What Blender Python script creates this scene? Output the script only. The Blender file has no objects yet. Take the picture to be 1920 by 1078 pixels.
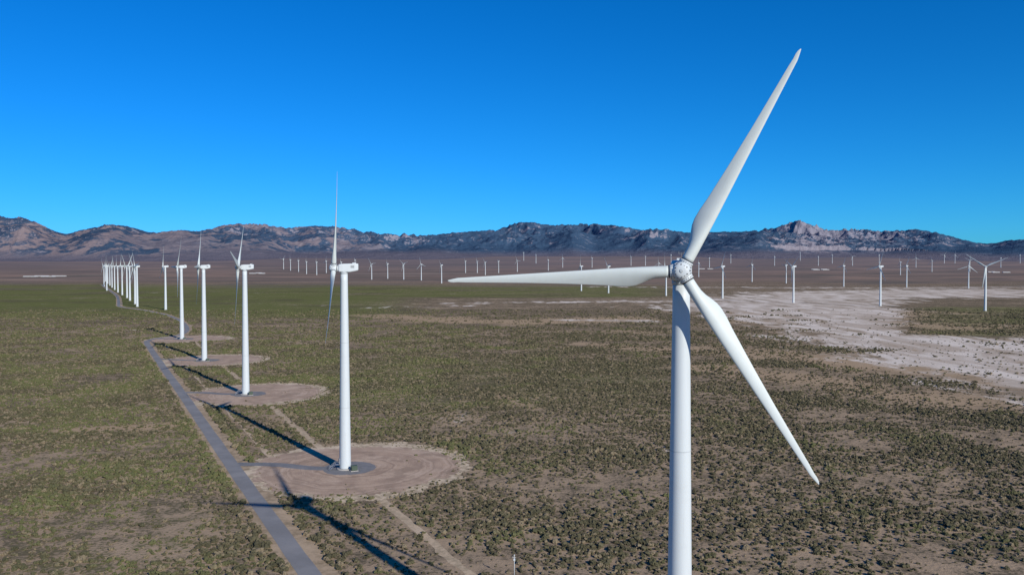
import bpy, bmesh, math, random
import numpy as np
from mathutils import Vector, Matrix, noise as mn
random.seed(7); rng = np.random.default_rng(7)
D = bpy.data; scene = bpy.context.scene
COL = scene.collection

# ---------------------------------------------------------------- helpers
def link(o, parent=None):
    COL.objects.link(o)
    if parent: o.parent = parent
    return o
def mesh_obj(name, verts, faces, mat=None, parent=None, smooth=False):
    me = D.meshes.new(name); me.from_pydata([tuple(v) for v in verts], [], faces)
    me.validate(); me.update()
    if mat: me.materials.append(mat)
    if smooth:
        for p in me.polygons: p.use_smooth = True
    return link(D.objects.new(name, me), parent)
def grid_mesh(name, V, nr, nc):
    idx = np.arange(nr*nc).reshape(nr, nc)
    F = np.stack([idx[:-1,:-1], idx[:-1,1:], idx[1:,1:], idx[1:,:-1]], -1).reshape(-1,4)
    me = D.meshes.new(name)
    me.vertices.add(len(V)); me.vertices.foreach_set('co', V.astype(np.float32).ravel())
    me.loops.add(F.size); me.loops.foreach_set('vertex_index', F.ravel().astype(np.int32))
    me.polygons.add(len(F)); me.polygons.foreach_set('loop_start', np.arange(0,F.size,4,dtype=np.int32))
    me.polygons.foreach_set('loop_total', np.full(len(F),4,dtype=np.int32))
    me.update(); me.validate(); return me

class NT:
    def __init__(s, tree): s.t=tree; s.n=tree.nodes; s.l=tree.links
    def new(s, typ, **kw):
        n = s.n.new(typ)
        for k,v in kw.items(): setattr(n,k,v)
        return n
    def set(s, sock, v):
        if isinstance(v, bpy.types.NodeSocket): s.l.new(v, sock)
        else: sock.default_value = v
    def math(s, op, a, b=0.0, c=0.0, clamp=False):
        n = s.new('ShaderNodeMath', operation=op, use_clamp=clamp)
        s.set(n.inputs[0],a); s.set(n.inputs[1],b)
        if op in('MULTIPLY_ADD',): s.set(n.inputs[2],c)
        return n.outputs[0]
    def noise(s, vec, scale, detail=4, rough=0.55, dist=0.0):
        n = s.new('ShaderNodeTexNoise'); s.set(n.inputs['Vector'],vec)
        n.inputs['Scale'].default_value=scale; n.inputs['Detail'].default_value=detail
        n.inputs['Roughness'].default_value=rough; n.inputs['Distortion'].default_value=dist
        return n.outputs['Fac']
    def mapv(s, vec, scale, rot=(0,0,0)):
        n=s.new('ShaderNodeMapping'); n.inputs['Scale'].default_value=scale; n.inputs['Rotation'].default_value=rot
        s.l.new(vec,n.inputs[0]); return n.outputs[0]
    def mix(s, f, a, b, mode='MIX'):
        n = s.new('ShaderNodeMix', data_type='RGBA', blend_type=mode, clamp_factor=True)
        s.set(n.inputs[0],f)
        for sock,v in ((n.inputs[6],a),(n.inputs[7],b)):
            if isinstance(v, bpy.types.NodeSocket): s.l.new(v,sock)
            else: sock.default_value=(v[0],v[1],v[2],1)
        return n.outputs[2]
    def ss(s, v, a, b, lo=0.0, hi=1.0):
        n = s.new('ShaderNodeMapRange', interpolation_type='SMOOTHSTEP')
        s.set(n.inputs['Value'],v); n.inputs['From Min'].default_value=a; n.inputs['From Max'].default_value=b
        n.inputs['To Min'].default_value=lo; n.inputs['To Max'].default_value=hi
        return n.outputs[0]
    def attr(s, name):
        return s.new('ShaderNodeAttribute', attribute_name=name).outputs['Fac']
def new_mat(name, rough=0.9, spec=0.2):
    m = D.materials.new(name); m.use_nodes=True
    t = NT(m.node_tree); b = m.node_tree.nodes['Principled BSDF']
    b.inputs['Roughness'].default_value=rough
    b.inputs['Specular IOR Level'].default_value=spec
    return m, t, b
def bump(t, b, h, strength, dist):
    n = t.new('ShaderNodeBump'); n.inputs['Strength'].default_value=strength
    n.inputs['Distance'].default_value=dist; t.l.new(h,n.inputs['Height'])
    t.l.new(n.outputs[0], b.inputs['Normal'])

def gz(Y):
    Y = np.asarray(Y, float); Yc = np.minimum(Y, 8700)
    return 3.5e-6*np.maximum(Yc-2300,0)**2 + 6e-6*np.maximum(Yc-6000,0)**2

# ---------------------------------------------------------------- layout (metres)
ROW = [(27.9,131.2),(-66.8,317.0),(-168.6,502.5),(-264.5,683.0),(-367.0,884.0)]
ROWDIR = Vector((-0.4545,0.8907))
ROAD = [(40,30),(-5,117),(-54,209),(-115,324),(-208,501),(-282,641),(-358,786),(-385,838),(-397,868),(-399,893),(-393,915),
        (-394,950),(-425,1040),(-500,1195),(-590,1345),(-690,1480),(-783,1591),(-860,1740),(-990,2000),(-1125,2260),(-1400,2760),(-1700,3300)]
def catmull(P, step=8.0):
    out=[]
    P=[Vector(p) for p in P]
    for i in range(len(P)-1):
        p0=P[max(i-1,0)];p1=P[i];p2=P[i+1];p3=P[min(i+2,len(P)-1)]
        n=max(2,int((p2-p1).length/step))
        for k in range(n):
            u=k/n
            out.append(0.5*((2*p1)+(p2-p0)*u+(2*p0-5*p1+4*p2-p3)*u*u+(3*p1-p0-3*p2+p3)*u**3))
    out.append(P[-1]); return out
def strip(name, path, wl, wr, z, mat, rag=0.0, seed=0):
    V=[];F=[]
    for i,p in enumerate(path):
        a=path[max(i-1,0)]; b=path[min(i+1,len(path)-1)]
        d=(b-a).normalized(); nrm=Vector((-d.y,d.x))
        l=wl+rag*mn.noise(Vector((i*0.35,seed,0)))+rag*.6*mn.noise(Vector((i*1.1,seed,4)))
        r=wr+rag*mn.noise(Vector((i*0.35,seed+9,0)))+rag*.6*mn.noise(Vector((i*1.1,seed,7)))
        q=p+nrm*max(l,0.05); s=p-nrm*max(r,0.05)
        V.append((q.x,q.y,float(gz(q.y))+z)); V.append((s.x,s.y,float(gz(s.y))+z))
    for i in range(len(path)-1): F.append((2*i,2*i+1,2*i+3,2*i+2))
    return mesh_obj(name,V,F,mat)
road_path = catmull(ROAD)

# ---------------------------------------------------------------- materials
def dirt_mat(name, c1, c2, c3, s1=0.25, rings=False, fleck=.45):
    m,t,b=new_mat(name,0.95,0.1)
    pos=t.new('ShaderNodeNewGeometry').outputs['Position']
    n1=t.noise(pos,s1,6,0.6); n2=t.noise(pos,1.7,4,0.65); n3=t.noise(pos,0.05,4,.6)
    c=t.mix(t.ss(n1,.38,.62),c1,c2); c=t.mix(t.ss(n3,.5,.68),c,c3)
    if rings:   # tyre arcs left by cranes round the pad centre
        uv=t.new('ShaderNodeTexCoord').outputs['Object']
        ln=t.new('ShaderNodeVectorMath',operation='LENGTH'); t.l.new(uv,ln.inputs[0])
        rn=t.noise(uv,.08,3,.5)
        rr=t.math('ADD',ln.outputs['Value'],t.math('MULTIPLY',rn,9))
        cv=t.new('ShaderNodeCombineXYZ'); t.l.new(rr,cv.inputs[0])
        k=t.noise(cv.outputs[0],.55,3,.6)
        c=t.mix(t.ss(k,.50,.62,0,.6),c,c3); c=t.mix(t.ss(k,.48,.38,0,.6),c,[x*.55 for x in c1])
        c=t.mix(t.ss(t.noise(uv,.07,7,.68),.50,.60,0,.6),c,[x*.60 for x in c1])
    c=t.mix(t.ss(n2,.5,.72,0,fleck),c,[x*.45 for x in c1])
    t.l.new(c,b.inputs['Base Color']); bump(t,b,n2,.5,.15)
    return m
M_pad  = dirt_mat('pad_dirt',(.47,.335,.235),(.37,.26,.185),(.54,.40,.29),.12,True,.55)
M_rim  = dirt_mat('pad_rim_dirt',(.62,.49,.335),(.36,.28,.18),(.66,.53,.375),.35,False,.6)
M_track= dirt_mat('track_dirt',(.54,.41,.27),(.36,.28,.18),(.57,.44,.30),.4)
M_verge= dirt_mat('verge_dirt',(.44,.325,.21),(.28,.21,.13),(.48,.355,.23),.3)
M_grav = dirt_mat('grey_gravel',(.21,.205,.205),(.175,.175,.175),(.235,.225,.22),.3,fleck=.2)
M_road = dirt_mat('road_gravel',(.245,.24,.235),(.21,.205,.20),(.27,.26,.25),.08,fleck=.2)

m,t,b=new_mat('white_paint',.45,.3)
tc=t.new('ShaderNodeTexCoord').outputs['Object']
st=t.noise(t.mapv(tc,(1,1,.06)),1.3,5,.6); gr=t.noise(tc,.35,5,.6)
c=t.mix(t.ss(st,.5,.8,0,.35),(.53,.575,.585),(.42,.44,.44)); c=t.mix(t.ss(gr,.5,.75,0,.25),c,(.44,.46,.46))
t.l.new(c,b.inputs['Base Color']); M_white=m
m,t,b=new_mat('blade_paint',.5,.3)
tc=t.new('ShaderNodeTexCoord').outputs['Object']
c=t.mix(t.ss(t.noise(tc,.25,5,.6),.42,.75,0,.4),(.55,.60,.58),(.46,.50,.48))
c=t.mix(t.ss(t.noise(t.mapv(tc,(1.2,1,.12)),1.6,4,.6),.55,.8,0,.4),c,(.42,.43,.40)); t.l.new(c,b.inputs['Base Color']); M_blade=m
def flat_mat(name,c,rough=.6,metal=0):
    m,t,b=new_mat(name,rough,.3)
    pos=t.new('ShaderNodeTexCoord').outputs['Object']
    cc=t.mix(t.noise(pos,1.5,4,.6),[x*.8 for x in c],[min(1,x*1.2) for x in c]); t.l.new(cc,b.inputs['Base Color'])
    b.inputs['Metallic'].default_value=metal; return m
M_dark=flat_mat('dark_seal',(.05,.05,.055)); M_steel=flat_mat('steel',(.35,.36,.37),.45,.5)
M_vent=flat_mat('vent_grey',(.16,.17,.18)); M_green=flat_mat('transformer_green',(.06,.085,.06))
M_flange=flat_mat('flange_grey',(.42,.455,.465)); M_conc=flat_mat('concrete',(.38,.36,.33),.9)
M_roofw=flat_mat('barn_roof_white',(.55,.55,.53)); M_wallw=flat_mat('barn_wall',(.40,.39,.36)); M_barnd=flat_mat('barn_opening',(.05,.05,.05))

# ---------------------------------------------------------------- ground sheet
def polymask(X,Y,pts):
    best=np.zeros_like(X)
    for (x0,y0,r0),(x1,y1,r1) in zip(pts[:-1],pts[1:]):
        dx,dy=x1-x0,y1-y0; L=dx*dx+dy*dy
        u=np.clip(((X-x0)*dx+(Y-y0)*dy)/L,0,1)
        d=np.hypot(X-(x0+u*dx),Y-(y0+u*dy)); r=r0+u*(r1-r0)
        best=np.maximum(best,np.clip(1.0-0.5*(d/r)**1.7,0,1))
    return best
def sst(x,a,b):
    u=np.clip((x-a)/(b-a),0,1); return u*u*(3-2*u)
PALE=[([(310,430,22),(345,490,50),(400,560,100),(425,640,130),(440,801,145),(490,1089,180),(540,1329,200),(620,1703,240)],1.06),
      ([(430,1500,150),(560,1750,200),(950,2250,320),(1500,2500,370)],1.04),([(-150,1740,40),(280,1832,60),(520,1800,110)],.78),([(72,1197,18),(189,1174,26)],.95),([(-300,1560,30),(-100,1600,40)],.5),([(300,3050,70),(1300,2900,140),(2200,3000,150)],.65)]
TAN=[([(150,640,30),(185,601,45),(260,491,45),(330,400,35)],.9),([(-235,1329,45),(-110,1210,80),(-8,1141,60),(170,1220,70)],.95),
     ([(78,828,22),(145,775,34),(240,740,45),(330,600,80)],.85),([(-224,391,6),(-178,402,11)],.95),([(-8,502,7),(13,446,7)],.75),
     ([(440,801,220),(478,1089,270),(516,1329,280)],.75),([(-260,1000,40),(-330,1100,40)],.5),([(60,1010,30),(200,960,40)],.6)]
def masks(X,Y):
    p=np.zeros_like(X); q=np.zeros_like(X)
    for pts,a in PALE: p=np.maximum(p,a*polymask(X,Y,pts))
    for pts,a in TAN: q=np.maximum(q,a*polymask(X,Y,pts))
    tt=X/np.maximum(Y,1)
    p=p*(1-.9*sst(tt,.47,.52)*sst(Y,880,1000)*(1-sst(Y,1550,1900)))
    g=.22+0*X
    g=np.maximum(g, 1.15*sst(Y,1080,1400)*(1-sst(Y,2900,4000))*(1-sst(tt,-.25,-.02)))
    g=np.maximum(g, .9*sst(Y,1850,2200)*(1-sst(Y,2900,3900))*(1-sst(tt,.12,.3)))
    g=np.maximum(g, .70*sst(Y,400,470)*(1-sst(Y,640,760))*sst(tt,-.35,-.2)*(1-sst(tt,.15,.3)))
    g=np.maximum(g, .45*(1-sst(Y,650,800))*(1-sst(tt,-.40,-.25)))
    g=np.maximum(g,.75*sst(tt,.46,.54)*sst(Y,850,950)*(1-sst(Y,1500,1700)))
    w=sst(Y,700,820)*(1-sst(Y,1020,1250))*(1-sst(tt,.35,.42))
    g=g*(1-.85*w)
    return p,q,g
ys=[-2500,-1200,-500,-200,0,60]+list(np.exp(np.linspace(math.log(90),math.log(9600),330)))
ys=np.array(ys); ts=np.linspace(-1.7,1.7,341)
YY,TT=np.meshgrid(ys,ts,indexing='ij'); XX=TT*(np.maximum(YY,0)+ (500*np.exp(-np.maximum(YY,0)/500))+ (YY<0)*2500)
ZZ=gz(YY)
V=np.stack([XX,YY,ZZ],-1).reshape(-1,3)
me=grid_mesh('ground',V,len(ys),len(ts))
p,q,g=masks(XX.ravel(),YY.ravel())
for nm,arr in (('pale',p),('tan',q),('green',g)):
    a=me.attributes.new(nm,'FLOAT','POINT'); a.data.foreach_set('value',arr.astype(np.float32))
ground=link(D.objects.new('ground',me))
m,t,b=new_mat('desert_ground',1.0,.0)
geo=t.new('ShaderNodeNewGeometry'); pos=geo.outputs['Position']
sx=t.new('ShaderNodeSeparateXYZ'); t.l.new(pos,sx.inputs[0]); Yv=sx.outputs['Y']
nf=t.noise(pos,.75,5,.62); nm_=t.noise(pos,.11,6,.62); nl=t.noise(pos,.016,8,.66); nx=t.noise(pos,.0035,8,.64)
nst=t.noise(t.mapv(pos,(.35,1,1)),.004,9,.68)
flow=t.noise(t.mapv(pos,(1,.28,1),(0,0,.25)),.03,8,.62,.6)
A_p,A_t,A_g=t.attr('pale'),t.attr('tan'),t.attr('green')
soil=t.mix(t.ss(nm_,.38,.62),(.36,.265,.175),(.265,.20,.135))
soil=t.mix(t.ss(nl,.5,.7,0,.6),soil,(.41,.305,.20))
gsel=t.math('ADD',A_g,t.math('MULTIPLY',t.math('SUBTRACT',nl,.5),1.4))
veg=t.mix(t.ss(gsel,.25,.95),(.125,.102,.068),(.125,.140,.046))
veg=t.mix(t.ss(nx,.5,.60,0,.5),veg,(.088,.078,.050))
cov=t.math('ADD',t.math('ADD',nf,t.math('MULTIPLY',t.math('SUBTRACT',nm_,.5),.7)),t.math('MULTIPLY',t.math('SUBTRACT',gsel,.4),.14))
cov=t.math('ADD',cov,t.math('MULTIPLY',t.math('SUBTRACT',nl,.5),-.6))
cov=t.math('ADD',cov,t.math('MULTIPLY',t.math('SUBTRACT',nst,.5),-.4))
cov=t.math('ADD',cov,t.ss(Yv,300,1300,-.04,.045))
base=t.mix(t.ss(cov,.42,.58,0,.92),soil,veg)
brk=t.math('ADD',t.math('MULTIPLY',t.math('SUBTRACT',nl,.5),1.5),t.math('MULTIPLY',t.math('SUBTRACT',nm_,.5),1.1))
brk=t.math('ADD',brk,t.math('MULTIPLY',t.math('SUBTRACT',nst,.5),1.2))
brk=t.math('ADD',brk,t.math('MULTIPLY',t.math('SUBTRACT',nf,.5),.6))
tm=t.ss(t.math('ADD',A_t,brk),.45,.80,0,.85)
base=t.mix(tm,base,(.41,.295,.185))
pb_=t.math('ADD',t.math('ADD',A_p,brk),t.math('MULTIPLY',t.math('SUBTRACT',flow,.5),2.2))
pm=t.ss(pb_,.48,.84,0,.94)
base=t.mix(pm,base,t.mix(t.ss(flow,.42,.64),(.48,.395,.31),(.72,.63,.53)))
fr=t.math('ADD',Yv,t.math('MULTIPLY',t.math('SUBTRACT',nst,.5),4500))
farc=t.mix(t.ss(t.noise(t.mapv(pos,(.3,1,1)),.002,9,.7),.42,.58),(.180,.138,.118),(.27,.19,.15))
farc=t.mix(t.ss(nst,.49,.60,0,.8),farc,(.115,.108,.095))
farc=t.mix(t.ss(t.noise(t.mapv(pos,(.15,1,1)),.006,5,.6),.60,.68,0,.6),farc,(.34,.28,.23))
farc=t.mix(t.ss(Yv,4500,8500,0,.55),farc,(.165,.145,.165))  # aerial haze painted into the soil colour, stronger with distance
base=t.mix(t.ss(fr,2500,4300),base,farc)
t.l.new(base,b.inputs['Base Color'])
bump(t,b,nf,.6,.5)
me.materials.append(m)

# ---------------------------------------------------------------- road, verge, tracks, pads
strip('road_verge',road_path,5.0,7.5,.006,M_verge,1.6,3)
tr=[Vector(ROW[0])+ROWDIR*s for s in np.arange(-120,900,4.0)]
strip('dirt_track',tr,1.5,1.5,.010,M_track,1.5,21)
tr2=[Vector((p.x+17,p.y+4)) for p in road_path if 300<p.y<860]
strip('dirt_track',tr2,1.1,1.1,.008,M_track,1.0,31)
strip('road',road_path,2.8,2.8,.034,M_road,.18,5)
def blob(name,cx,cy,r,z,mat,rag,seed,n=220,sy=1.0):
    V=[(0,0,0)];F=[]
    for i in range(n):
        a=2*math.pi*i/n; c_=Vector((math.cos(a),math.sin(a),0)); o_=Vector((0,0,seed))
        rr=r*(1+rag*mn.noise(c_*1.3+o_)+rag*.6*mn.noise(c_*6+o_)+rag*.5*mn.noise(c_*16+o_)+rag*.4*mn.noise(c_*40+o_))
        V.append((rr*math.cos(a),rr*math.sin(a)*sy,0))
    for i in range(n): F.append((0,1+i,1+(i+1)%n))
    o=mesh_obj(name,V,F,mat); o.location=(cx,cy,z); return o
PADS=[]
for i,(x,y) in enumerate(ROW):
    cx,cy=x+5+(3 if i>1 else 0),y+3
    PADS.append((cx,cy,46.0))
    blob('pad_edge',cx,cy,45.5,.014,M_rim,.12,i*3.1)
    blob('turbine_pad',cx-1,cy-1,39.5,.018,M_pad,.15,i*3.1+40)
    blob('gravel_apron',x+1.5,y+1,10.5,.022,M_grav,.06,i*2+90)
    q=min(road_path,key=lambda p:(p-Vector((x-44,y+11))).length)
    sp=catmull([tuple(q),(x-30,y+6.5),(x-14,y+1),(x+2,y)],3)
    strip('access_spur',sp,2.9,2.9,.026,M_grav,.5,i*7)

# ---------------------------------------------------------------- mountains
SKY=[(-1900,440),(-1200,430),(-700,400),(-300,395),(-100,402),(0,405),(22,410),(40,406),(75,419),(100,432),(125,440),(150,432),(182,426),(205,420),(240,424),(285,437),(340,431),(370,434),(400,428),(430,420),(490,420),
     (540,428),(590,423),(640,426),(680,434),(740,440),(800,441),(870,435),(930,431),(950,426),(965,418),(1000,416),(1025,423),(1080,420),(1160,423),(1190,430),(1250,430),(1290,437),
     (1340,435),(1400,434),(1450,428),(1480,418),(1497,412),(1520,422),(1560,433),(1580,430),(1620,430),(1650,434),(1720,430),(1760,437),(1790,446),(1830,455),(1860,457),(1890,450),(1920,449),(2100,440),(2600,430),(3600,440)]
SKY=np.array(SKY,float); st_=(SKY[:,0]-960)/1493; se=(499-SKY[:,1])/1493
tc_=np.concatenate([np.linspace(-1.25,-.70,90,endpoint=False),np.linspace(-.70,.70,1250),np.linspace(.705,1.25,90)])
yr=np.concatenate([np.linspace(7500,14500,250),[15500,17000]])
nr,nc=len(yr),len(tc_)
Ym,Tm=np.meshgrid(yr,tc_,indexing='ij'); Xm=Tm*Ym
Yr=12300+900*np.sin(Tm*5.0+1)+500*np.sin(Tm*17)
Yr-=1100*np.exp(-((Tm+.62)/.12)**2)
N1=np.empty(Ym.size);N3=np.empty(Ym.size);N4=np.empty(Ym.size)
xf,yf=Xm.ravel(),Ym.ravel()
for i in range(Ym.size):
    x,y=xf[i],yf[i]
    wx=x+350*mn.noise((x/1500,y/1500,3.)); wy=y+350*mn.noise((x/1500,y/1500,8.))
    N1[i]=mn.ridged_multi_fractal((wx/1500,wy/2000,1.7),.86,2.1,7,1.0,2.0)
    N3[i]=mn.noise((x/3800,y/3800,9.))
    N4[i]=mn.fractal((x/420,y/420,2.),.6,2.1,3)
N1=N1.reshape(nr,nc);N3=N3.reshape(nr,nc);N4=N4.reshape(nr,nc)
N1=(N1-N1.min())/(np.percentile(N1,99)-N1.min())
def bumpf(x,c,w): return np.exp(-((x-c)/w)**2)
env=np.where(Ym<Yr,np.clip(1-(Yr-Ym)/4300,0,1)**1.6,np.exp(-((Ym-Yr)/2500)**2))
crag=bumpf(Tm,.37,.055)+.7*bumpf(Tm,.46,.07)+.3*bumpf(Tm,-.63,.05)+.15*bumpf(Tm,-.1,.1)
h=env*(.28+.62*N1+.28*N3)+.16*np.clip(env*3,0,1)*N1*(N3+.5)+.03*np.clip(env*2.5,0,1)*N4
NJ=np.zeros((nr,nc))
sel=np.argwhere((crag>.05)&(env>.2))
for r_,c_ in sel:
    NJ[r_,c_]=mn.ridged_multi_fractal((Xm[r_,c_]/330,Ym[r_,c_]/420,5.),.7,2.2,5,1.0,2.0)
h=h+.125*crag*np.sqrt(env)*NJ
h=np.clip(h,0,None)*sst(Ym,7700,8700)
G=gz(Ym)
e=np.interp(tc_,st_,se)
with np.errstate(divide='ignore',invalid='ignore'):
    S=np.where((h>.12)&(Ym>9500),(e[None,:]*Ym-(G-81))/h,1e9).min(axis=0)
ker=np.hanning(21);ker/=ker.sum(); Ss=np.convolve(np.pad(S,10,mode='edge'),ker,mode='valid')
Zm=G+h*Ss[None,:]-2.0-6*(1-sst(Ym,7500,7900))
me=grid_mesh('mountains',np.stack([Xm,Ym,Zm],-1).reshape(-1,3),nr,nc)
hh=(h/h.max()).ravel().astype(np.float32)
a=me.attributes.new('hgt','FLOAT','POINT'); a.data.foreach_set('value',hh)
a=me.attributes.new('crag','FLOAT','POINT'); a.data.foreach_set('value',crag.ravel().astype(np.float32))
mt=link(D.objects.new('mountains',me))
m,t,b=new_mat('mountain_rock',1.0,.0)
geo=t.new('ShaderNodeNewGeometry'); pos=geo.outputs['Position']
sx=t.new('ShaderNodeSeparateXYZ'); t.l.new(pos,sx.inputs[0])
sn=t.new('ShaderNodeSeparateXYZ'); t.l.new(geo.outputs['True Normal'],sn.inputs[0])
a1=t.noise(pos,.0011,8,.62); a2=t.noise(pos,.006,8,.68); a3=t.noise(pos,.0004,5,.6)
H=t.attr('hgt'); CR=t.attr('crag')
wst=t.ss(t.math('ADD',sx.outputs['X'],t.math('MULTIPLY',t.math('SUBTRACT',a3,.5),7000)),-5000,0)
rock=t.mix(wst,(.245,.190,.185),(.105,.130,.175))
rock=t.mix(t.ss(a2,.4,.62,0,.65),rock,(.115,.115,.145))
wood_shade=t.mix(a2,(.016,.048,.095),(.040,.075,.120))  # woodland tone, darkened and blued to paint in slope shadow contrast
wf=t.math('ADD',t.math('ADD',a1,t.math('MULTIPLY',t.math('SUBTRACT',a2,.5),.7)),t.math('MULTIPLY',wst,.14))
wf=t.math('ADD',wf,t.math('MULTIPLY',t.math('SUBTRACT',H,.35),.15))
c=t.mix(t.ss(wf,.49,.57,0,.93),rock,wood_shade)
gr=t.math('ADD',t.math('MULTIPLY',CR,.13),t.math('ADD',a2,t.math('MULTIPLY',t.math('SUBTRACT',a1,.5),.6)))
gr=t.math('ADD',gr,t.ss(sn.outputs['Z'],.95,.6,0,.15))
c=t.mix(t.ss(gr,.64,.74,0,.75),c,(.33,.285,.30))
foot=t.mix(a2,(.165,.140,.16),(.095,.098,.125))
c=t.mix(t.ss(H,.02,.18,1,0),c,foot)
c=t.mix(t.ss(sx.outputs['Y'],8500,13500,.04,.18),c,(.10,.18,.31))  # blue air haze mixed into the rock colour by distance
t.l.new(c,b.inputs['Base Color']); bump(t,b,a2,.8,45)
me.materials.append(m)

# ---------------------------------------------------------------- turbine parts
def lathe(bm, prof, n, axis='Z', off=(0,0,0), mat=0, cap=True):
    rings=[]
    for r,z in prof:
        ring=[]
        for i in range(n):
            a=2*math.pi*i/n
            v=(r*math.cos(a),r*math.sin(a),z) if axis=='Z' else (r*math.cos(a),z,r*math.sin(a))
            ring.append(bm.verts.new((v[0]+off[0],v[1]+off[1],v[2]+off[2])))
        rings.append(ring)
    for A,B in zip(rings[:-1],rings[1:]):
        for i in range(n):
            f=bm.faces.new((A[i],A[(i+1)%n],B[(i+1)%n],B[i])); f.material_index=mat; f.smooth=True
    if cap:
        for R in (rings[0],rings[-1]):
            f=bm.faces.new(R); f.material_index=mat
def box(bm,x0,x1,y0,y1,z0,z1,mat=0,bev=0):
    vs=[bm.verts.new((x,y,z)) for z in(z0,z1) for y in(y0,y1) for x in(x0,x1)]
    fs=[]
    for f in ((0,2,3,1),(4,5,7,6),(0,1,5,4),(1,3,7,5),(3,2,6,7),(2,0,4,6)):
        k=bm.faces.new([vs[i] for i in f]); k.material_index=mat; fs.append(k)
    if bev:
        es={e for f in fs for e in f.edges}
        bmesh.ops.bevel(bm,geom=list(es),offset=bev,segments=3,affect='EDGES',profile=.6)
def finish(bm,name,mats):
    bmesh.ops.recalc_face_normals(bm,faces=bm.faces[:])
    me=D.meshes.new(name); bm.to_mesh(me); bm.free()
    for x in mats: me.materials.append(x)
    return me
HUB=80.2
bm=bmesh.new()
def trad(z): 
    u=z/78.2; return 2.3*(1-u)+1.38*u
zs=[0,.5]+list(np.linspace(2,78.2,24))
lathe(bm,[(trad(z),z+.25) for z in zs],56)
lathe(bm,[(3.3,-.3),(3.3,.3),(3.1,.36)],40,mat=2)
for z in (24.5,50.5):
    lathe(bm,[(trad(z)+.010,z),(trad(z)+.022,z+.04),(trad(z)+.022,z+.14),(trad(z)+.010,z+.18)],56,mat=1,cap=False)
lathe(bm,[(1.50,78.0),(1.55,78.2),(1.55,78.75)],40,mat=1)
ME_tower=finish(bm,'tower',[M_white,M_flange,M_conc])
bm=bmesh.new()
box(bm,-2.62,-2.22,-.5,.5,2.2,4.4,1,.04)
box(bm,-4.0,-2.25,-.8,.8,2.0,2.12,0)
for i in range(8):
    box(bm,-4.0-.3*(i+1),-4.0-.3*i,-.55,.55,1.85-.24*i,1.9-.24*i,0)
for s in(-.6,.6):
    for k in range(5):
        box(bm,-4.0-.58*k-.03,-4.0-.58*k+.03,s-.03,s+.03,2.1-.48*k-.1,3.1-.48*k,0)
    box(bm,-4.0,-2.5,s*1.3-.03,s*1.3+.03,3.05,3.12,0)
    v=[(-4,s-.04,3.08),(-6.4,s-.04,1.16),(-6.4,s+.04,1.16),(-4,s+.04,3.08),(-4,s-.04,3.16),(-6.4,s-.04,1.24),(-6.4,s+.04,1.24),(-4,s+.04,3.16)]
    vs=[bm.verts.new(q) for q in v]
    for f in((0,1,2,3),(7,6,5,4),(0,4,5,1),(3,2,6,7),(1,5,6,2),(0,3,7,4)): bm.faces.new([vs[i] for i in f])
ME_stair=finish(bm,'entry_stairs',[M_steel,M_vent])
bm=bmesh.new(); box(bm,-1.2,1.2,-1.0,1.0,.25,2.1,0,.06); box(bm,-1.5,1.5,-1.3,1.3,0,.25,1); box(bm,-1.05,1.05,-1.35,-1.02,.5,1.8,0,.04)
for k in range(5): box(bm,-1.0+.42*k,-.8+.42*k,1.0,1.3,.6,1.7,0)
ME_trafo=finish(bm,'transformer',[M_green,M_conc])
# nacelle (rotor axis = -Y), origin at tower axis, hub height
bm=bmesh.new()
secs=[(-2.35,1.25,-1.15,1.25),(-1.9,1.55,-1.5,1.55),(-.6,1.68,-1.62,1.72),(2.2,1.70,-1.62,1.80),(4.2,1.66,-1.25,1.82),(5.3,1.55,-.95,1.80),(5.5,1.42,-.8,1.68)]
rings=[]
for y,w,zb,zt in secs:
    ring=[]; r=.42
    for cx,cz,a0 in ((w-r,zt-r,0),(-w+r,zt-r,90),(-w+r,zb+r,180),(w-r,zb+r,270)):
        for k in range(4):
            a=math.radians(a0+30*k); ring.append(bm.verts.new((cx+r*math.cos(a),y,cz+r*math.sin(a))))
    rings.append(ring)
for A,B in zip(rings[:-1],rings[1:]):
    for i in range(16): bm.faces.new((A[i],A[(i+1)%16],B[(i+1)%16],B[i]))
bm.faces.new(rings[0]); bm.faces.new(rings[-1])
for s in(-1,1):
    for k in range(5): box(bm,s*1.712-.02,s*1.712+.02,2.5,3.9,.1+.2*k,.2+.2*k,1)
box(bm,-1.1,1.1,5.46,5.56,-.2,1.1,1)
box(bm,-.8,.8,3.2,4.6,1.78,2.15,0,.08)
box(bm,-.04,.04,4.8,4.88,1.7,3.1,1); box(bm,-.45,.45,4.81,4.87,2.9,2.97,1)
box(bm,-.5,-.38,4.76,4.92,2.95,3.2,1); box(bm,.38,.5,4.76,4.92,2.95,3.2,1)
ME_nac=finish(bm,'nacelle',[M_white,M_vent])
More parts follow.
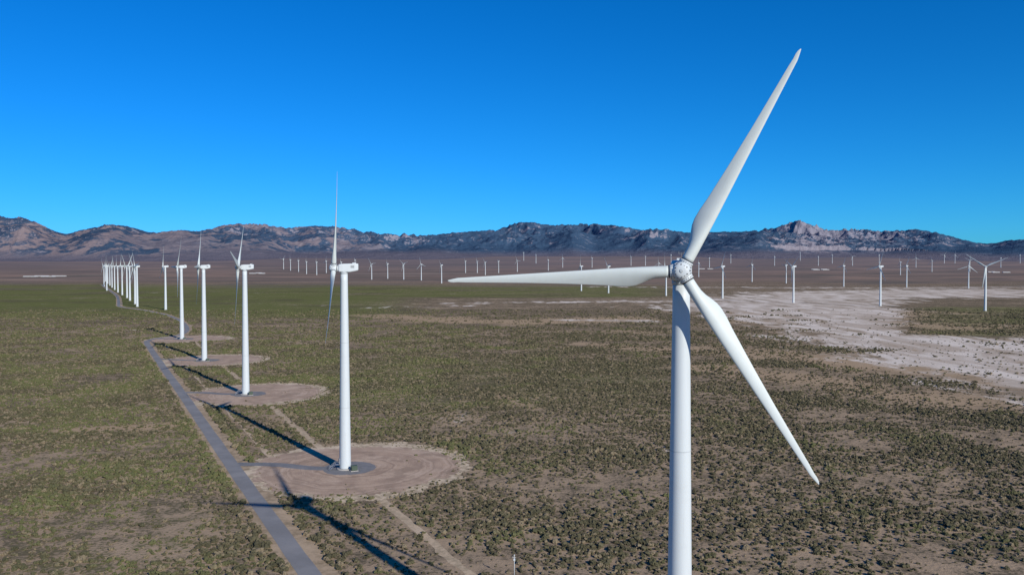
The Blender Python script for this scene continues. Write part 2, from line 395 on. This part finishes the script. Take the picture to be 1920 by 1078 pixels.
# hub / spinner, origin at rotor centre
bm=bmesh.new()
lathe(bm,[(1.25,1.7),(1.36,1.2),(1.5,.9),(1.55,.2),(1.5,-.6),(1.38,-1.1),(1.15,-1.45),(.85,-1.62),(.5,-1.70),(.05,-1.72)],40,axis='Y')
lathe(bm,[(1.38,1.35),(1.44,1.3),(1.44,1.12),(1.40,1.08)],40,axis='Y',mat=1,cap=False)
def addpart(fn,M):
    b2=bmesh.new(); fn(b2); bmesh.ops.transform(b2,matrix=M,verts=b2.verts[:])
    tmp=D.meshes.new('tmp'); b2.to_mesh(tmp); b2.free(); bm.from_mesh(tmp); D.meshes.remove(tmp)
for k in range(3):
    R=Matrix.Rotation(math.radians(120*k),4,'Y')
    def collar(b2):
        lathe(b2,[(1.14,.8),(1.14,1.72),(1.08,1.80)],32)
        lathe(b2,[(1.0,1.78),(1.03,1.97),(.98,1.99)],32,mat=1)
        for j in range(20):
            a=j*math.pi/10; x,y=1.145*math.cos(a),1.145*math.sin(a)
            box(b2,x-.045,x+.045,y-.045,y+.045,1.50,1.64,1)
    addpart(collar,R)
    R2=Matrix.Rotation(math.radians(120*k+60),4,'Y')
    def hatch(b2):
        box(b2,-.33,.33,-.75,-.1,1.42,1.56,2,.05)
        box(b2,-.12,.12,-1.30,-1.06,1.22,1.42,1)
        box(b2,-.50,-.40,-.95,-.85,1.3,1.52,1); box(b2,.40,.50,-.95,-.85,1.3,1.52,1)
    addpart(hatch,R2)
    def bolts(b2):
        for j in(-1,0,1):
            box(b2,j*.5-.08,j*.5+.08,-1.60,-1.38,.80,.98,1)
    addpart(bolts,R)
lathe(bm,[(.30,-1.70),(.30,-1.77),(.2,-1.78)],16,axis='Y',mat=2)
ME_hub=finish(bm,'hub',[M_white,M_dark,M_flange])
# blade: +Z span, +X leading edge, -Y upwind
bm=bmesh.new()
RT=38.6; NS=28
rs=[1.85,2.4,3.2,4.2,5.2,6.2,7.3,8.4,10,12,14,16.5,19,22,25,28,31,33.5,35.5,36.8,37.6,38.15,38.45,RT]
def lerp(x,xs,ys): return float(np.interp(x,xs,ys))
rings=[]
for r in rs:
    c=lerp(r,[1.8,2.8,4.2,6.0,8.0,9.5,12,18,25,32,36,37.6,38.3,RT],[1.9,1.9,2.15,2.8,3.2,3.15,2.75,2.1,1.52,1.05,.80,.6,.36,.10])
    le=lerp(r,[1.8,6,9,18,30,37,RT],[.95,.96,.95,.72,.46,.32,-.0])
    bl=lerp(r,[2.4,7.5],[0,1]); bl=bl*bl*(3-2*bl)
    tk=lerp(r,[1.8,2.8,5,8,12,20,38],[1.0,.96,.6,.36,.27,.21,.15])
    tw=math.radians(lerp(r,[1.8,5,8,14,22,38],[16,16,14,8,3.5,0])+2.5)
    pb=-.9*(r/RT)**2.2
    ring=[]
    for i in range(NS):
        a=2*math.pi*i/NS; xc=.5*(1+math.cos(a))
        sgn=1 if math.sin(a)>=0 else -1
        yt=5*1.0*(.2969*math.sqrt(max(xc,0))-.126*xc-.3516*xc**2+.2843*xc**3-.1015*xc**4)
        xa=le-xc*c; ya=(sgn*yt*tk*c)+ .03*c*(1-(2*xc-1)**2)*-1
        xcirc=(le-.95)-math.cos(a)*.95; ycirc=math.sin(a)*.95
        x=xcirc*(1-bl)+xa*bl; y=ycirc*(1-bl)+ya*bl
        X=x*math.cos(tw)+y*math.sin(tw); Y=-x*math.sin(tw)+y*math.cos(tw)
        ring.append(bm.verts.new((X,Y+pb,r)))
    rings.append(ring)
for A,B in zip(rings[:-1],rings[1:]):
    for i in range(NS):
        f=bm.faces.new((A[i],A[(i+1)%NS],B[(i+1)%NS],B[i])); f.smooth=True
bm.faces.new(rings[0]); bm.faces.new(rings[-1])
ME_blade=finish(bm,'blade',[M_blade])

def turbine(x,y,yaw,phi,near=False,tilt=4.0):
    """yaw: heading of rotor (0 = facing -Y), phi: angle of first blade, degrees, seen from upwind"""
    root=D.objects.new('wind_turbine',None); link(root); root.empty_display_size=5
    root.location=(x,y,float(gz(y)))
    def ch(name,me,M):
        o=D.objects.new(name,me); link(o,root); o.matrix_basis=M; return o
    Rz=Matrix.Rotation(math.radians(yaw),4,'Z')
    ch('tower',ME_tower,Matrix.Identity(4))
    if near:
        ch('entry_stairs',ME_stair,Matrix.Rotation(math.radians(25),4,'Z'))
        ch('transformer',ME_trafo,Matrix.Translation((4.2,-3.4,.04))@Matrix.Rotation(.4,4,'Z'))
    ch('nacelle',ME_nac,Matrix.Translation((0,0,HUB))@Rz)
    RM=Matrix.Translation((0,0,HUB))@Rz@Matrix.Translation((0,-4.1,0))@Matrix.Rotation(math.radians(-tilt),4,'X')
    ch('hub',ME_hub,RM@Matrix.Rotation(math.radians(90-phi),4,'Y'))
    for k in range(3):
        ch('blade_%d'%(k+1),ME_blade,RM@Matrix.Rotation(math.radians(90-phi-120*k),4,'Y'))
turbine(27.9,131.2,-12,62.4,True,2.0)
turbine(-66.8,317.0,-78,74,True)
turbine(-168.6,502.5,-77,134,True)
turbine(-264.5,683.0,-72,120,True)
turbine(-367.0,884.0,-58,60,True)
turbine(-642,1475,-60,95)
def yawr(): return -74+random.gauss(0,9)
for t_,d in [(-.4709,1590),(-.4735,1700),(-.480,1870),(-.4836,2030),(-.4896,2230),(-.495,2450),(-.499,2700),(-.5023,2950),(-.505,3200),(-.5077,3450),(-.5103,3800),(-.509,2620),(-.5123,3100)]:
    turbine(t_*d,d,yawr()+random.choice([0,0,25]),random.uniform(0,120))
far=[(1848,83),(1651,74),(1488,68),(1355,60),(1249,55),(1141,50),(1090,46),(1816,42),(1700,40),(1582,39),(1474,34),(1410,32),(1310,26),
 (1534,17),(1560,16),(1598,17),(1717,18),(1747,21),(1770,16),(1688,24),(1876,18),(1912,16),(1818,21),(1648,16),(532,19),(545,20),(560,21),(575,23),(594,24),(612,22),
 (697,29),(727,28),(757,29),(790,30),(828,34),(873,22),(895,22),(910,24),(935,22),(970,21),(982,15),(1005,16),(1028,20),(1055,18),(1110,18),(1183,17),(1210,17),(1330,18),(1370,16),(1452,17),(2010,60),(2120,40),(666,20),(640,24),(1258,16),(1790,16),(1500,15),(1235,26)]
for px,hp in far:
    d=1493*80/hp; turbine((px-960)/1493*d,d,yawr()+(30 if random.random()<.2 else 0),random.uniform(0,120))

# ---------------------------------------------------------------- distant barns
def barn(x,y,L,W,rot):
    root=D.objects.new('barn',None); link(root); root.location=(x,y,float(gz(y))); root.rotation_euler=(0,0,rot)
    bm=bmesh.new(); box(bm,-L/2,L/2,-W/2,W/2,-2,3.2,0)
    for k in range(int(L/8)): box(bm,-L/2+2+8*k,-L/2+7+8*k,-W/2-.05,-W/2+.02,1.2,2.4,1)
    o=D.objects.new('walls',finish(bm,'walls',[M_wallw,M_barnd])); link(o,root)
    v=[(-L/2-.6,-W/2-.6,3.1),(L/2+.6,-W/2-.6,3.1),(L/2+.6,0,6.0),(-L/2-.6,0,6.0),(-L/2-.6,W/2+.6,3.1),(L/2+.6,W/2+.6,3.1)]
    mesh_obj('roof',v,[(0,1,2,3),(3,2,5,4),(0,3,4),(1,5,2)],M_roofw,root)
for cx,cy,n,L in ((-2780,4600,4,80),(-1710,5250,3,40),(2330,6100,4,50),(3340,5500,3,50),(1500,6300,2,45)):
    for k in range(n):
        barn(cx+(k%2)*(L+22)+(k//2)*17,cy+(k//2)*80,L,15,.03)

# ---------------------------------------------------------------- weather mast near the bottom of the view
root=D.objects.new('weather_mast',None); link(root); root.location=(.6,203,0)
bm=bmesh.new()
lathe(bm,[(.08,0),(.06,6.6)],10); box(bm,-.4,.4,-.03,.03,6.1,6.17); box(bm,-.25,.25,-.2,.2,5.4,5.8,0,.03)
box(bm,-.42,-.32,-.08,.08,6.17,6.4); lathe(bm,[(.02,6.6),(.15,6.68),(.15,6.86),(.02,6.95)],12); box(bm,-.4,.4,-.4,.4,0,.12)
link(D.objects.new('mast',finish(bm,'mast',[M_white])),root)

# ---------------------------------------------------------------- sagebrush (one instanced field)
m,t,b=new_mat('sagebrush_leaves',.95,.05)
oi=t.new('ShaderNodeObjectInfo').outputs['Random']
pos=t.new('ShaderNodeNewGeometry').outputs['Position']
n1=t.noise(pos,.02,6,.62); n2=t.noise(pos,4,3,.6)
sxx=t.new('ShaderNodeSeparateXYZ'); t.l.new(pos,sxx.inputs[0])
lf=t.ss(sxx.outputs['X'],60,-140,-.05,.06)
c=t.mix(oi,(.066,.061,.036),(.128,.114,.068)); c=t.mix(t.ss(t.math('ADD',n1,lf),.46,.64,0,.75),c,(.118,.128,.050))
c=t.mix(t.ss(oi,.76,.86,0,.75),c,(.22,.175,.115)); c=t.mix(t.ss(n2,.5,.7,0,.5),c,(.05,.048,.026))
t.l.new(c,b.inputs['Base Color']); M_sage=m
protos=D.collections.new('sagebrush_plants')
for k in range(5):
    bm=bmesh.new()
    for j in range(random.choice([2,3,3])):
        b2=bmesh.new(); bmesh.ops.create_icosphere(b2,subdivisions=2,radius=random.uniform(.32,.52))
        off=Vector((random.uniform(-.36,.36),random.uniform(-.36,.36),random.uniform(.12,.32)))
        for v in b2.verts:
            d=1+.75*mn.noise(v.co*3.5+Vector((k*7,j*5,0)))+.3*mn.noise(v.co*9+Vector((k,j,3)))
            v.co=Vector((v.co.x*d,v.co.y*d,v.co.z*d*.85))+off
            v.co.z=max(v.co.z,-.02)
        tmp=D.meshes.new('tmp'); b2.to_mesh(tmp); b2.free(); bm.from_mesh(tmp); D.meshes.remove(tmp)
    me=finish(bm,'sagebrush_plant',[M_sage])
    protos.objects.link(D.objects.new('sagebrush_plant',me))
N=1150000
Yb=np.sqrt(rng.uniform(130**2,1500**2,N)); 
keep=rng.random(N)<np.clip(1.0-(Yb-230)/850,.0,.95)+np.clip(.16-(Yb-900)/4200,0,.16)
Yb=Yb[keep]; Xb=rng.uniform(-.74,.74,len(Yb))*(Yb+20)
pp,qq,gg=masks(Xb,Yb)
ok=np.ones(len(Xb),bool); size=np.ones(len(Xb))
rp=np.array([(p.x,p.y) for p in road_path if p.y<1700])
o_=np.argsort(rp[:,1]); rx=np.interp(Yb,rp[o_,1],rp[o_,0]); dr=(Xb-rx)*.885
ok&=~((dr>-4.8)&(dr<6.5)); ok&=~((dr>13.8)&(dr<16.4)&(Yb<860)&(rng.random(len(Xb))<.85))
edge=((dr>-9)&(dr<-4.8))|((dr>6.5)&(dr<9)); size=np.where(edge,1.35,size)
dt=(Xb-ROW[0][0]+(Yb-ROW[0][1])*.5103)*.8907
ok&=~((np.abs(dt)<2.1)&(Yb<1000)&(rng.random(len(Xb))<.9))
for cx,cy,r in PADS:
    d=np.hypot(Xb-cx,Yb-cy); ok&=~((d<48)&(rng.random(len(Xb))<np.clip(1.0-(d-37)/11,.0,1)*.994))
    s=(d<46); size=np.where(s,size*.55,size)
    ok&=~((d<44)&(np.abs(Yb-cy)<6)&(Xb<cx))
nn=np.array([mn.noise((x*.022,y*.022,0.))+.6*mn.noise((x*.09,y*.09,5.)) for x,y in zip(Xb,Yb)])
n3=np.array([mn.noise((x*.015,y*.015,11.)) for x,y in zip(Xb,Yb)])
dens=np.clip(.55+.75*nn+.35*gg,.08,1)
dens*=1-.93*np.clip((pp-.30+n3*.9)*2.2,0,1); dens*=1-.75*np.clip((qq-.3+n3*.6)*2,0,1)
ok&=rng.random(len(Xb))<dens
Xb,Yb,size,nn=Xb[ok],Yb[ok],size[ok],nn[ok]
scl=size*.80*np.clip(rng.lognormal(0,.40,len(Xb)),.35,2.3)*(.92+.3*nn)*np.interp(Yb,[200,500,1300],[.95,1.05,1.7])
me=D.meshes.new('sagebrush_field'); me.vertices.add(len(Xb))
me.vertices.foreach_set('co',np.stack([Xb,Yb,0*Xb],-1).astype(np.float32).ravel())
for nm,arr in(('scl',scl),('rz',rng.uniform(0,6.28,len(Xb)))):
    a=me.attributes.new(nm,'FLOAT','POINT'); a.data.foreach_set('value',arr.astype(np.float32))
print('shrubs',len(Xb))
fo=link(D.objects.new('sagebrush_field',me))
ng=D.node_groups.new('scatter','GeometryNodeTree')
ng.interface.new_socket('Geometry',in_out='INPUT',socket_type='NodeSocketGeometry')
ng.interface.new_socket('Geometry',in_out='OUTPUT',socket_type='NodeSocketGeometry')
gi=ng.nodes.new('NodeGroupInput');go=ng.nodes.new('NodeGroupOutput')
ip=ng.nodes.new('GeometryNodeInstanceOnPoints');ci=ng.nodes.new('GeometryNodeCollectionInfo')
ci.inputs['Collection'].default_value=protos; ci.inputs['Separate Children'].default_value=True; ci.inputs['Reset Children'].default_value=True
ns=ng.nodes.new('GeometryNodeInputNamedAttribute');ns.data_type='FLOAT';ns.inputs['Name'].default_value='scl'
nz=ng.nodes.new('GeometryNodeInputNamedAttribute');nz.data_type='FLOAT';nz.inputs['Name'].default_value='rz'
cx_=ng.nodes.new('ShaderNodeCombineXYZ'); L=ng.links.new
L(gi.outputs[0],ip.inputs['Points']);L(ci.outputs[0],ip.inputs['Instance']);ip.inputs['Pick Instance'].default_value=True
L(nz.outputs['Attribute'],cx_.inputs['Z']);L(cx_.outputs[0],ip.inputs['Rotation']);L(ns.outputs['Attribute'],ip.inputs['Scale'])
L(ip.outputs[0],go.inputs[0])
md=fo.modifiers.new('scatter','NODES'); md.node_group=ng

# ---------------------------------------------------------------- light, sky, camera
EL=math.radians(25.0); sd=Vector((.581,-.814,0)).normalized()
sun_dir=Vector((sd.x*math.cos(EL),sd.y*math.cos(EL),math.sin(EL)))
sl=D.lights.new('sun','SUN'); sl.energy=5.0; sl.angle=math.radians(.53); sl.color=(1,.945,.855)
so=link(D.objects.new('sun',sl)); so.rotation_euler=(-sun_dir).to_track_quat('-Z','Y').to_euler(); so.location=(200,-300,400)
w=D.worlds.new('World'); scene.world=w; w.use_nodes=True
t=NT(w.node_tree); bg=w.node_tree.nodes['Background']
sk=t.new('ShaderNodeTexSky',sky_type='NISHITA',sun_disc=False,sun_elevation=EL,sun_rotation=math.atan2(sd.x,sd.y),altitude=1500,air_density=1.0,dust_density=0.0,ozone_density=3.0)
hs=t.new('ShaderNodeHueSaturation'); hs.inputs['Saturation'].default_value=1.38; hs.inputs['Value'].default_value=1.0
t.l.new(sk.outputs[0],hs.inputs['Color'])
sp=t.new('ShaderNodeSeparateColor'); t.l.new(hs.outputs[0],sp.inputs[0])
R_=t.math('MULTIPLY',sp.outputs[0],.12)
G_=t.math('DIVIDE',t.math('MULTIPLY',sp.outputs[1],.86),t.math('ADD',t.math('MULTIPLY',sp.outputs[1],.07),1.0))
B_=t.math('MULTIPLY',sp.outputs[2],1.06)
cc=t.new('ShaderNodeCombineColor'); t.l.new(R_,cc.inputs[0]);t.l.new(G_,cc.inputs[1]);t.l.new(B_,cc.inputs[2])
t.l.new(cc.outputs[0],bg.inputs['Color']); bg.inputs['Strength'].default_value=.118
cam=D.cameras.new('camera'); cam.lens=28; cam.sensor_width=36; cam.clip_end=60000; cam.clip_start=.5
co=link(D.objects.new('camera',cam)); co.location=(0,0,81); co.rotation_euler=(math.radians(90-1.535),0,0)
scene.camera=co
scene.view_settings.view_transform='Standard'; scene.view_settings.look='None'; scene.view_settings.exposure=0
